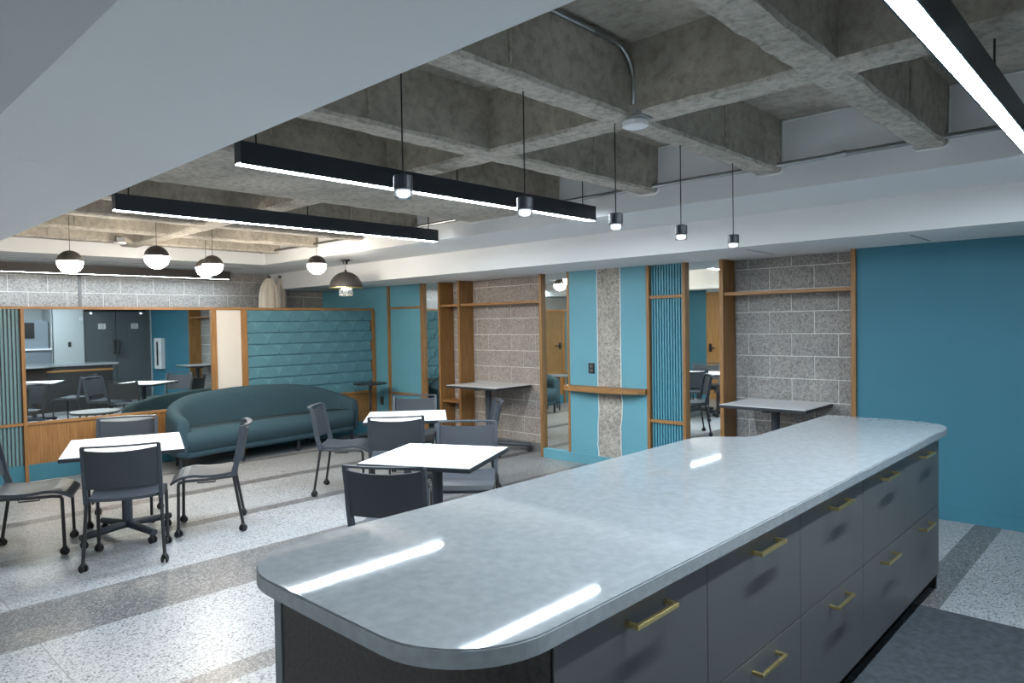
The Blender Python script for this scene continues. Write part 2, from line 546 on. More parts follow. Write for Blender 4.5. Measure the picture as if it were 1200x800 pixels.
wf = struct(MB().box(4.12, 4.72, YF - 0.15, YF, 0, 3.1).box(4.72, 6.12, YF - 0.15, YF, 2.05, 3.1).box(6.115, 6.5, YF - 0.15, YF, 0, 3.1)
            .box(4.11, 4.14, -1.15, YF, 0, 3.1).build('wall_front', 'front_paint'), 'white front wall around the grey double doors', 'wall')
struct(box('wall_rear', XL - 0.2, 4.11, -1.15, -1.0, 0, 3.1, 'front_paint'), 'plain pale wall behind the kitchen aisle', 'wall')
d2 = struct(box('door_2', 4.72, 6.115, YF - 0.12, YF - 0.09, 0, 2.05, 'plastic_black'), 'dark grey double doors with black pull handles', 'door')
for x0, x1, hx in ((4.73, 5.375, 5.33), (5.385, 6.10, 5.43)):
    lf = box('door_leaf', x0, x1, YF - 0.09, YF - 0.04, 0.01, 2.04, 'door_grey', d2)
    MB().tube([(hx, YF - 0.04, 1.33), (hx, YF + 0.02, 1.33), (hx, YF + 0.02, 1.03), (hx, YF - 0.04, 1.03)], 0.019, 8).build('pull_handle', 'plastic_black', lf)
    px = 5.02 if x0 < 5 else 5.70
    sg = box('paper_notice', px, px + 0.15, YF - 0.04, YF - 0.037, 1.59, 1.71, 'paper', lf)
    for k in range(3):
        box('print_line', px + 0.03, px + 0.12, YF - 0.037, YF - 0.036, 1.615 + k * 0.03, 1.625 + k * 0.03, 'paper_ink', sg)
    box('indicator', (x0 + x1) / 2 - 0.19 if x0 < 5 else (x0 + x1) / 2 + 0.16, (x0 + x1) / 2 - 0.16 if x0 < 5 else (x0 + x1) / 2 + 0.19, YF - 0.04, YF - 0.03, 1.93, 1.955, 'indicator_glow', lf)
box('door_closer_rail', 4.74, 6.02, YF - 0.04, YF - 0.02, 1.98, 2.02, 'plastic_black', d2)
o = tag(box('wall_sign', 4.64, 4.705, YF, YF + 0.008, 1.79, 1.86, 'plastic_white'), 'small white square sign beside the grey double doors', 'sign')
box('symbol', 4.66, 4.685, YF + 0.008, YF + 0.009, 1.81, 1.84, 'paper_ink', o)
o = tag(box('wall_switch', 4.41, 4.47, YF, YF + 0.01, 1.21, 1.32, 'plastic_black', None, 0.003), 'black light switch on the white front wall', 'switch')
box('rocker', 4.425, 4.455, YF + 0.01, YF + 0.013, 1.24, 1.29, 'carcass_dark', o)
# coffee station beside the white front wall (seen in the back mirror)
ks = thing('coffee_cabinet', 'grey cabinet with white ledge and black screen near the grey doors', 'cabinet', (3.55, YF - 0.3, 0))
MB().box(-0.55, 0.545, -0.35, 0.28, 0.0, 1.16).build('body', 'cabinet_greyblue', ks)
box('ledge', -0.555, 0.555, -0.35, 0.31, 1.16, 1.19, 'plastic_white', ks)
box('upper_panel', -0.55, 0.52, -0.35, 0.2, 1.19, 1.79, 'cabinet_greyblue', ks)
box('screen', -0.2, 0.27, 0.2, 0.21, 1.41, 1.745, 'plastic_black', ks)

# right wall
wr = struct(MB().box(XW, 6.55, YF - 0.2, 1.885, 0, ZLOW + 0.02).build('wall_right', 'teal_paint'), 'right wall of teal paint and grey block niches', 'wall')
box('mortar_bed', XB + 0.004, 6.6, 1.85, 3.12, 0, ZLOW + 0.02, 'mortar', wr)
box('mortar_bed', XB + 0.004, 6.6, 5.24, 7.16, 0, ZLOW + 0.02, 'mortar', wr)
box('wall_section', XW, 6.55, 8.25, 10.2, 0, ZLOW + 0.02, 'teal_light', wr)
box('wall_section', XW + 0.03, 6.55, 7.12, 8.27, 0, ZLOW + 0.02, 'teal_paint', wr)
box('wall_section', XW + 0.035, 6.55, 3.09, 5.30, 0, ZLOW + 0.02, 'teal_paint', wr)
box('column_face', XW - 0.01, XW + 0.04, 3.89, 4.208, 0, ZLOW, 'teal_light', wr)
box('column_face', XW - 0.01, XW + 0.04, 4.507, 4.893, 0, ZLOW, 'teal_light', wr)
# bare concrete strip with ragged white edges
cs = box('concrete_strip', XW - 0.006, XW + 0.04, 4.205, 4.51, 0.09, ZLOW, 'column_concrete', wr)
for yc in (4.208, 4.507):
    pts = []
    for i in range(30):
        pts.append((XW - 0.012, yc + (random.uniform(-0.006, 0.006) + 0.012 * math.sin(i * 0.5) if i < 10 else random.uniform(-0.0015, 0.0015)), 0.09 + i * (ZLOW - 0.09) / 29))
    MB().tube(pts, 0.006, 6).build('plaster_edge', 'caulk', wr)
br = struct(MB().box(XW - 0.022, XW + 0.03, 3.47, 5.295, 0, 0.105).build('baseboard_right', 'teal_light'), 'teal baseboard under the mirror and concrete column', 'baseboard')
MB().box(XW - 0.012, XW, YF, 1.885, 0, 0.10).build('base_run', 'teal_paint', br)
MB().box(XB - 0.012, XB, 1.925, 3.05, 0, 0.10).build('base_run', 'grey_base', br)
MB().box(XB - 0.012, XB, 5.335, 7.09, 0, 0.10).build('base_run', 'grey_base', br)
MB().box(XW - 0.005, XW + 0.03, 7.12, 8.21, 0, 0.10).build('base_run', 'teal_paint', br)

BW, BH = 0.4064, 0.2032


def blocks(parent, axis, lo, hi, plane, z0, z1, anchor, anchor_course, mat):
    """ground-face blocks; axis 'Y': wall at X=plane facing -X, axis 'X': wall at Y=plane facing -Y"""
    cache = {}
    k0, k1 = int(math.floor(z0 / BH)), int(math.ceil(z1 / BH))
    for k in range(k0, k1):
        za, zb = max(z0, k * BH + 0.004), min(z1, (k + 1) * BH - 0.004)
        if zb - za < 0.02:
            continue
        off = anchor + (0 if (k - anchor_course) % 2 == 0 else BW / 2)
        n0 = int(math.floor((lo - off) / BW)) - 1
        n1 = int(math.ceil((hi - off) / BW)) + 1
        for n in range(n0, n1):
            a, b2 = max(lo, off + n * BW + 0.004), min(hi, off + (n + 1) * BW - 0.004)
            if b2 - a < 0.015:
                continue
            key = (round(b2 - a, 3), round(zb - za, 3))
            dep = random.uniform(0.0, 0.0025)
            if key not in cache:
                mbx = MB()
                if axis == 'Y':
                    mbx.box(0, 0.03, 0, b2 - a, 0, zb - za, 0.003)
                else:
                    mbx.box(0, b2 - a, 0, 0.03, 0, zb - za, 0.003)
                ob = mbx.build('block', mat, parent)
                cache[key] = ob.data
            else:
                ob = bpy.data.objects.new('block', cache[key]); COL.objects.link(ob); ob.parent = parent
            ob.location = (plane - dep, a, za) if axis == 'Y' else (a, plane - dep, za)


blocks(wr, 'Y', 1.925, 3.05, XB, 0.10, ZLOW, 2.105, 6, 'block_face')
blocks(wr, 'Y', 5.335, 7.09, XB, 0.10, ZLOW, 6.228, 5, 'block_face_warm')

wb = struct(box('wall_back', XL - 0.2, 6.6, YB + 0.004, YB + 0.2, 0, 3.1, 'mortar'), 'grey block wall behind the partition screen', 'wall')
blocks(wb, 'X', 1.0, XW, YB, 1.62, ZMID, 1.922, 10, 'block_face')
MB().box(2.655, 2.685, YB - 0.02, YB, 0.0, ZMID).build('joint_cover', 'grey_base', wb)

# ------------------------------------------------------------------ timber frames along the right wall
XP = XW - 0.02      # front of the timber posts
f1 = thing('wood_niche_frame', 'oak niche frame with paired fins beside the warm grey block recess', 'shelf', (XB, 5.3, 0))


def local(parent, name, x0, x1, y0, y1, z0, z1, mat, bev=0.0):
    L = parent.location
    return box(name, x0 - L.x, x1 - L.x, y0 - L.y, y1 - L.y, z0 - L.z, z1 - L.z, mat, parent, bev)


local(f1, 'post', XP, XB, 5.30, 5.335, 0, ZLOW, 'oak', 0.002)
local(f1, 'fin', XP, XB - 0.002, 6.70, 6.735, 0, ZLOW, 'oak', 0.002)
local(f1, 'fin', XP, XB - 0.002, 7.09, 7.125, 0, ZLOW, 'oak', 0.002)
local(f1, 'shelf', XP + 0.02, XB - 0.002, 5.335, 6.70, 1.795, 1.825, 'oak_h', 0.002)
local(f1, 'shelf', XP + 0.02, XB - 0.002, 6.735, 7.09, 1.795, 1.825, 'oak_h', 0.002)
local(f1, 'shelf', XP + 0.02, XB - 0.002, 6.735, 7.09, 0.53, 0.56, 'oak_h', 0.002)
f2 = thing('wood_niche_frame', 'oak niche frame with one high shelf next to the plain teal wall', 'shelf', (XB, 1.9, 0))
local(f2, 'post', XP, XB, 1.885, 1.924, 0, ZLOW, 'oak', 0.002)
local(f2, 'fin', XP, XB - 0.002, 3.05, 3.088, 0, ZLOW, 'oak', 0.002)
local(f2, 'shelf', XP + 0.02, XB - 0.002, 1.924, 3.05, 1.785, 1.815, 'oak_h', 0.002)

fp = thing('fluted_panel', 'tall fluted teal panel in an oak frame beside the concrete column', 'wall panel', (XW, 3.66, 0))
local(fp, 'post', XP, XW + 0.03, 3.855, 3.89, 0, ZLOW, 'oak', 0.002)
local(fp, 'post', XP, XW + 0.03, 3.445, 3.48, 0, ZLOW, 'oak', 0.002)
for z in (1.80, 0.545):
    local(fp, 'rail', XP + 0.01, XW + 0.03, 3.48, 3.855, z - 0.016, z + 0.016, 'oak_h', 0.002)
nsl = 12
for i in range(nsl):
    ya = 3.484 + i * 0.371 / nsl
    o = MB().box(-0.014, 0.012, -0.0095, 0.0095, 0.0, ZLOW, 0.003).build('slat', 'teal_flute', fp)
    o.location = (XW + 0.03 - XW, ya + 0.0155 - 3.66, 0)

tp = thing('framed_panel', 'flat teal panel in an oak frame near the round side table', 'wall panel', (XW, 7.86, 0))
local(tp, 'post', XP, XW + 0.03, 8.212, 8.25, 0, ZLOW, 'oak', 0.002)
local(tp, 'post', XP, XW + 0.03, 7.455, 7.50, 0, ZLOW, 'oak', 0.002)
local(tp, 'panel', XW + 0.012, XW + 0.03, 7.50, 8.212, 0.10, ZLOW, 'teal_light')
for z in (1.805, 0.59):
    local(tp, 'rail', XP + 0.01, XW + 0.03, 7.50, 8.212, z - 0.014, z + 0.014, 'oak_h', 0.002)


def wall_mirror(y0, y1, z0, label):
    o = thing('wall_mirror', label, 'mirror', (XW + 0.03, (y0 + y1) / 2, z0))
    local(o, 'glass', XW + 0.022, XW + 0.03, y0, y1, z0, ZLOW, 'mirror')
    return o


wall_mirror(7.125, 7.455, 0.105, 'narrow tall mirror between the flat teal panel and the paired oak fins')
mm_ = wall_mirror(4.925, 5.30, 0.105, 'tall mirror between the oak post and the teal concrete column')
local(mm_, 'edge_strip', XW - 0.015, XW + 0.03, 4.893, 4.925, 0.105, ZLOW, 'oak', 0.002)
wall_mirror(3.088, 3.445, 0.05, 'tall mirror between the fluted teal panel and the block niche')

# half round oak ledge on the column
out = [(XW + 0.0, 4.925), (6.03, 4.92), (5.985, 4.74), (5.96, 4.5), (5.955, 4.3), (5.968, 4.13), (6.01, 4.0), (6.075, 3.915), (XW - 0.05, 3.893), (XW, 3.893)]
sm = [out[0]] + [(p.x, p.y) for p in catmull([(a, b2, 0) for a, b2 in out[1:9]], 5)] + [out[9]]
o = tag(MB().prism([(a - XW, b2 - 4.4) for a, b2 in sm], -0.055, 0).build('wall_ledge', 'oak_h', loc=(XW, 4.4, 0.865)), 'slim curved oak ledge fixed across the concrete column', 'ledge')
o = tag(box('wall_outlet', XW - 0.02, XW - 0.01, 4.552, 4.631, 1.0, 1.114, 'plastic_black', None, 0.003), 'black wall outlet on the teal column above the oak ledge', 'outlet')
box('socket', XW - 0.022, XW - 0.02, 4.572, 4.611, 1.015, 1.05, 'wheel_grey', o)
box('socket', XW - 0.022, XW - 0.02, 4.572, 4.611, 1.064, 1.099, 'wheel_grey', o)
o = tag(box('wall_outlet', XW - 0.01, XW, 8.40, 8.475, 0.40, 0.515, 'plastic_black', None, 0.003), 'black wall outlet low on the teal wall by the screen', 'outlet')
box('socket', XW - 0.012, XW - 0.01, 8.42, 8.455, 0.415, 0.45, 'wheel_grey', o)
box('socket', XW - 0.012, XW - 0.01, 8.42, 8.455, 0.465, 0.50, 'wheel_grey', o)
ae = thing('wall_cabinet', 'white upright safety cabinet on the teal wall', 'cabinet', (XW, 0.3, 0.66))
box('body', -0.09, 0, -0.2, 0.2, 0, 0.7, 'plastic_white', ae, 0.006)
box('window', -0.094, -0.09, -0.05, 0.05, 0.08, 0.62, 'plastic_black', ae)

# ------------------------------------------------------------------ partition screen with mirror, tiles and flutes
ps = thing('partition_screen', 'oak framed partition screen with mirror, beige panel and teal scale tiles', 'screen', (3.6, YS, 0))
PX = lambda x: x - 3.6
TS = 1.815


def psb(name, x0, x1, y0, y1, z0, z1, mat, bev=0.0, parent=ps):
    return box(name, x0 - 3.6, x1 - 3.6, y0, y1, z0, z1, mat, parent, bev)


psb('top_rail', 1.0, 6.12, -0.015, 0.10, TS - 0.03, TS, 'oak_x', 0.002)
psb('core', 1.0, 6.12, 0.02, 0.09, 0.0, TS - 0.03, 'grey_base')
for x0, x1, z0 in ((1.745, 1.777, 0), (3.705, 3.762, 0), (4.085, 4.155, 0), (6.07, 6.122, 0), (1.0, 1.035, 0)):
    psb('post', x0, x1, -0.03, 0.03, z0, TS - 0.03, 'oak', 0.002)
psb('mid_post', 3.045, 3.08, -0.015, 0.02, 0.175, 0.585, 'oak', 0.002)
psb('rail', 1.035, 1.745, -0.018, 0.02, 0.585, 0.615, 'oak_x', 0.002)
psb('rail', 1.777, 3.705, -0.018, 0.02, 0.585, 0.615, 'oak_x', 0.002)
psb('rail', 4.155, 6.07, -0.018, 0.02, 0.585, 0.615, 'oak_x', 0.002)
psb('mirror_panel', 1.777, 3.705, 0.0, 0.02, 0.615, TS - 0.03, 'mirror')
psb('beige_panel', 3.762, 4.085, 0.002, 0.02, 0.175, TS - 0.03, 'beige_panel')
psb('lower_panel', 1.777, 3.045, 0.0, 0.02, 0.175, 0.585, 'oak')
psb('lower_panel', 3.08, 3.705, 0.0, 0.02, 0.175, 0.585, 'oak')
psb('lower_panel', 4.155, 6.07, 0.0, 0.02, 0.175, 0.585, 'oak')
psb('kick_base', 1.035, 6.12, -0.004, 0.02, 0.0, 0.175, 'teal_paint')
sl = None
for i in range(21):
    xx = 1.05 + i * 0.0335
    for z0, z1 in ((0.175, 0.585), (0.615, TS - 0.03)):
        o = MB().box(-0.0105, 0.0105, -0.014, 0.012, z0, z1, 0.003).build('slat', 'teal_flute_grey', ps)
        o.location = (PX(xx), 0.012, 0)
# scale tiles
TW, TH = 0.292, 0.1463
tile_cache = {}


def tile_mesh(x0, x1):
    """one shingle clipped to local x0..x1; bottom edge stands proud, with a raised half-round"""
    mbx = MB()
    n = 20
    xs = [-TW * 0.485 * math.cos(math.pi * i / n) for i in range(n + 1)]
    xs = [min(max(x, x0 + 1e-4 * i), x1 - 1e-4 * (n - i)) for i, x in enumerate(xs)]
    top = TH
    vs, fs = [], []
    # base wedge
    vs += [(x0, 0.018, 0), (x1, 0.018, 0), (x1, 0.018, top), (x0, 0.018, top), (x0, -0.009, 0.001), (x1, -0.009, 0.001), (x1, 0.008, top), (x0, 0.008, top)]
    fs += [(0, 1, 2, 3), (4, 7, 6, 5), (0, 4, 5, 1), (3, 2, 6, 7), (0, 3, 7, 4), (1, 5, 6, 2)]
    mbx.add(vs, fs)
    # half round
    pts = []
    for i in range(n + 1):
        x = xs[i]
        u = max(-1, min(1, x / (TW * 0.485)))
        h = math.sqrt(max(0, 1 - u * u)) * (TH * 0.97)
        pts.append((x, h))
    low = [(x, -0.0175, 0.001) for x, h in pts]
    up_ = [(x, -0.0185 + 0.0135 * (h / TH), max(h, 0.004)) for x, h in pts]
    lowb = [(x, 0.004, 0.001) for x, h in pts]
    upb = [(x, 0.010, max(h, 0.004)) for x, h in pts]
    N = n + 1
    allv = low + up_ + lowb + upb
    f2_ = []
    for i in range(n):
        f2_ += [(i, i + 1, N + i + 1, N + i), (2 * N + i, 3 * N + i, 3 * N + i + 1, 2 * N + i + 1),
                (i, 2 * N + i, 2 * N + i + 1, i + 1), (N + i, N + i + 1, 3 * N + i + 1, 3 * N + i)]
    f2_ += [(0, N, 3 * N, 2 * N), (n, 2 * N + n, 3 * N + n, N + n)]
    mbx.add(allv, f2_)
    return mbx


rows = 8
for r in range(rows):
    zt = TS - 0.03 - (r + 1) * TH
    off = 4.155 if r % 2 == 0 else 4.155 - TW / 2
    k = 0
    while off + k * TW < 6.07:
        a = off + k * TW; c = a + TW / 2
        x0, x1 = max(a, 4.155) - c + 0.0012, min(a + TW, 6.07) - c - 0.0012
        k += 1
        if x1 - x0 < 0.02:
            continue
        key = (round(x0, 3), round(x1, 3))
        if key not in tile_cache:
            o = tile_mesh(x0, x1).build('tile', 'teal_felt_low', ps)
            o.data.materials.append(MATS['teal_felt'])
            for pi, pp in enumerate(o.data.polygons):
                pp.material_index = 0 if pi < 6 else 1
            tile_cache[key] = o.data
        else:
            o = bpy.data.objects.new('tile', tile_cache[key]); COL.objects.link(o); o.parent = ps
        o.location = (PX(c), 0.0, zt)

# folded cream covers behind the screen
for cx, top, wdt, lab in ((4.88, 2.27, 0.145, 'wide folded cream fabric cover standing behind the partition screen'), (5.20, 2.30, 0.095, 'slim folded cream fabric cover standing behind the partition screen')):
    nn, prof = 40, [(0.0, 0.06), (0.02, 0.30), (0.06, 0.50), (0.14, 0.74), (0.22, 0.84), (0.42, 0.92), (0.7, 1.0), (1.2, 1.05), (top, 1.0)]
    vs, fs = [], []
    for d, s in prof:
        for j in range(nn):
            t = 2 * math.pi * j / nn
            rr = wdt * s * (1 + 0.16 * math.sin(7 * t + cx * 9) + 0.08 * math.sin(13 * t))
            vs.append((rr * math.cos(t), 0.7 * rr * math.sin(t), top - d))
    for i in range(len(prof) - 1):
        for j in range(nn):
            a = i * nn + j; b2 = i * nn + (j + 1) % nn
            fs.append((a, b2, b2 + nn, a + nn))
    fs.append(tuple(range(nn))); fs.append(tuple(range((len(prof) - 1) * nn, len(prof) * nn))[::-1])
    k = len(vs)
    o = link_mesh('fabric_cover', vs, fs, 'cloth_cream', smooth=True, loc=(cx, 9.35 if cx < 5 else 9.64, 0))
    for v in o.data.vertices:
        v.co.z = max(v.co.z, 0.0)
    tag(o, lab, 'cover')
    MB().lathe([(0.022, top - 0.01), (0.02, top + 0.015), (0.008, top + 0.025)], 10).build('cap', 'lamp_brown', o)

# ------------------------------------------------------------------ kitchen island
ISL = 'dark grey island drawer units'
labels = ['dark grey two drawer island cabinet at the rounded tambour end', 'second dark grey island drawer cabinet from the rounded tambour end',
          'middle dark grey two drawer cabinet of the island run', 'fourth dark grey island drawer cabinet from the rounded tambour end',
          'last dark grey two drawer island cabinet by the plain teal wall']
splits = [1.123, 1.803, 2.486, 3.18, 3.836, 4.518]
FY = 0.955
hx = [(1.376, 1.599), (2.074, 2.289), (2.742, 2.994), (3.406, 3.640), (4.075, 4.30)]
for i in range(5):
    x0, x1 = splits[i], splits[i + 1]
    cxm = (x0 + x1) / 2
    w = x1 - x0
    cb = thing('drawer_cabinet', labels[i], 'cabinet', (cxm, FY, 0), 0, ISL)
    MB().box(-w / 2, w / 2, 0.021, 0.64, 0.098, 0.87).build('carcass', 'carcass_dark', cb)
    box('toe_kick', -w / 2, w / 2, 0.055, 0.60, 0.0, 0.098, 'plastic_black', cb)
    for z0, z1, hz in ((0.492, 0.868, 0.822), (0.100, 0.488, 0.44)):
        dr = box('drawer', -w / 2 + 0.0018, w / 2 - 0.0018, 0.0, 0.02, z0, z1, 'drawer_grey', cb, 0.0012)
        hc = (hx[i][0] + hx[i][1]) / 2 - cxm
        hw = 0.095
        MB().box(hc - hw, hc + hw, -0.038, -0.028, hz - 0.006, hz + 0.006, 0.001).box(hc - hw, hc - hw + 0.012, -0.03, 0.0, hz - 0.006, hz + 0.006, 0.001) \
            .box(hc + hw - 0.012, hc + hw, -0.03, 0.0, hz - 0.006, hz + 0.006, 0.001).build('bar_handle', 'brass', dr)

# island back body clad in dark tambour
bb_ = thing('island_body', 'dark tambour clad back and rounded end of the island', 'island', (2.4, 1.7, 0))
poly = [(1.121, 0.958)]
for t in range(0, 10):
    a = math.radians(t * 10)
    poly.append((1.121 - 0.165 * math.sin(a), 1.15 - 0.19 * math.cos(a)))
poly += [(0.956, 1.15), (0.956, 1.80), (1.0, 1.83), (1.121, 1.83)]
poly2 = [(a - 2.4, b2 - 1.7) for a, b2 in poly]
MB().prism(poly2, 0.02, 0.872).build('end_panel', 'tambour_dark', bb_)
box('end_edge', 0.952 - 2.4, 0.985 - 2.4, 1.805 - 1.7, 1.842 - 1.7, 0.0, 0.872, 'panel_edge', bb_)
MB().box(1.121 - 2.4, 3.55 - 2.4, 1.60 - 1.7, 1.64 - 1.7, 0.0, 0.872).build('back_panel', 'tambour_dark', bb_)
MB().box(3.55 - 2.4, 4.70 - 2.4, 1.60 - 1.7, 1.625 - 1.7, 0.0, 0.872).box(4.52 - 2.4, 4.54 - 2.4, 0.97 - 1.7, 1.60 - 1.7, 0, 0.872).build('side_panel', 'carcass_dark', bb_)
box('oak_strip', 3.56 - 2.4, 4.70 - 2.4, 1.626 - 1.7, 1.646 - 1.7, 0.765, 0.80, 'oak_x', bb_)
for i in range(38):
    xx = 1.14 + i * 0.0635
    o = MB().box(0, 0.05, 0, 0.012, 0.02, 0.87).build('tambour_slat', 'tambour_dark', bb_) if i == 0 else bpy.data.objects.new('tambour_slat', o.data)
    if i:
        COL.objects.link(o); o.parent = bb_
    o.location = (xx - 2.4, 1.64 - 1.7, 0)

# worktop outline
ct = []


def arc(cx, cy, r, a0, a1, n=12, ry=None):
    ry = ry or r
    return [(cx + r * math.cos(math.radians(a0 + (a1 - a0) * i / n)), cy + ry * math.sin(math.radians(a0 + (a1 - a0) * i / n))) for i in range(n + 1)]


Y0, Y1, Y2, X0, X1 = 0.933, 1.905, 1.664, 0.838, 4.82
ct += arc(X0 + 0.25, Y0 + 0.25, 0.25, 180, 270)
ct += arc(X1 - 0.22, Y0 + 0.22, 0.22, 270, 360)
ct += arc(X1 - 0.05, Y2 - 0.05, 0.05, 0, 90, 5)
ct += [(3.72, Y2), (3.68, Y2 + 0.004)]
ct += [(3.64, Y2 + 0.03), (3.60, Y2 + 0.085), (3.56, Y2 + 0.15), (3.50, Y2 + 0.205), (3.43, Y2 + 0.235), (3.36, Y1)]
ct += arc(X0 + 0.25, Y1 - 0.25, 0.25, 90, 180)
bm = bmesh.new()
vb = [bm.verts.new((a - 2.8, b2 - 1.4, 0)) for a, b2 in ct]
f = bm.faces.new(vb)
ex = bmesh.ops.extrude_face_region(bm, geom=[f])
for v in [g for g in ex['geom'] if isinstance(g, bmesh.types.BMVert)]:
    v.co.z += 0.042
bmesh.ops.recalc_face_normals(bm, faces=bm.faces)
eds = [e for e in bm.edges if abs(e.verts[0].co.z - e.verts[1].co.z) < 1e-5]
bmesh.ops.bevel(bm, geom=eds, offset=0.004, segments=2, affect='EDGES')
me = bpy.data.meshes.new('worktop'); bm.to_mesh(me); bm.free()
me.materials.append(MATS['quartz'])
wt = bpy.data.objects.new('worktop', me); COL.objects.link(wt); wt.location = (2.8, 1.4, 0.872)
tag(wt, 'pale grey quartz worktop with rounded corners on the island', 'worktop')

o = tag(box('floor_mat', 1.2, 4.195, 0.18, 1.005, 0.0, 0.008, 'black_mat', None, 0.002), 'black rubber floor mat in front of the island drawers', 'mat')


# ------------------------------------------------------------------ tables
def caster(parent, x, y, z0=0.0, r=0.025, ang=0.0):
    mbx = MB()
    for s in (-1, 1):
        mbx.lathe([(r * 0.6, s * 0.006), (r, s * 0.009), (r, s * 0.019), (r * 0.7, s * 0.022)], 14, 'X', (0, 0, r))
    mbx.tube([(0, 0, r), (0, 0, r * 2.1)], 0.008, 8)
    mbx.lathe([(0.02, r * 1.95), (0.016, r * 2.3), (0.010, r * 2.5)], 10)
    o = mbx.build('caster', 'rubber', parent)
    o.location = (x, y, z0)
    o.rotation_euler = (0, 0, ang)
    return o


def make_table(label, cx, cy, rotz, w, d, h, group, topmat='table_white', arm=0.36, arm_ang=45, spread=90):
    t = thing('cafe_table', label, 'table', (cx, cy, 0), rotz, group)
    MB().box(-w / 2, w / 2, -d / 2, d / 2, h - 0.03, h - 0.004, 0.003).build('edge_band', 'table_edge', t)
    MB().box(-w / 2 + 0.006, w / 2 - 0.006, -d / 2 + 0.006, d / 2 - 0.006, h - 0.006, h).build('table_top', topmat, t)
    MB().box(-0.22, 0.22, -0.03, 0.03, h - 0.055, h - 0.03).box(-0.03, 0.03, -0.22, 0.22, h - 0.05, h - 0.03).build('support_bar', 'chair_metal', t)
    MB().tube([(0, 0, 0.09), (0, 0, h - 0.05)], 0.036, 18).build('column', 'chair_plastic', t, smooth=False)
    MB().box(0.05, 0.12, -0.015, 0.015, h - 0.075, h - 0.05).build('lever', 'plastic_black', t)
    for k in range(4):
        a = math.radians(arm_ang + (0, spread, 180, 180 + spread)[k])
        o = MB().tube([(0.0, 0, 0.105), (arm, 0, 0.082)], [0.030, 0.024], 12).build('foot', 'chair_plastic', t)
        o.rotation_euler = (0, 0, a)
        caster(o, arm - 0.025, 0, 0.0, 0.026, 0.6 * k)
    return t


R = math.radians
make_table('white square cafe table in front of the wide screen mirror and lower oak panel', 1.79, 5.69, R(-19), 0.77, 0.91, 0.70, 'white cafe tables on casters', arm=0.34, arm_ang=31)
make_table('white square cafe table closest to the island worktop', 2.945, 3.472, R(26), 0.745, 0.745, 0.71, 'white cafe tables on casters')
make_table('white square cafe table in front of the curved sofa end', 4.06, 5.21, R(-40), 0.745, 0.745, 0.71, 'white cafe tables on casters')
make_table('grey topped table pushed into the tall block niche with paired oak fins', 6.02, 6.10, 0, 0.62, 0.87, 0.81, 'grey tables in the niches', 'table_grey', 0.52, 58, 64)
make_table('grey topped table pushed into the block niche next to the plain teal wall', 6.02, 2.52, 0, 0.62, 0.76, 0.815, 'grey tables in the niches', 'table_grey', 0.46, 55, 70)


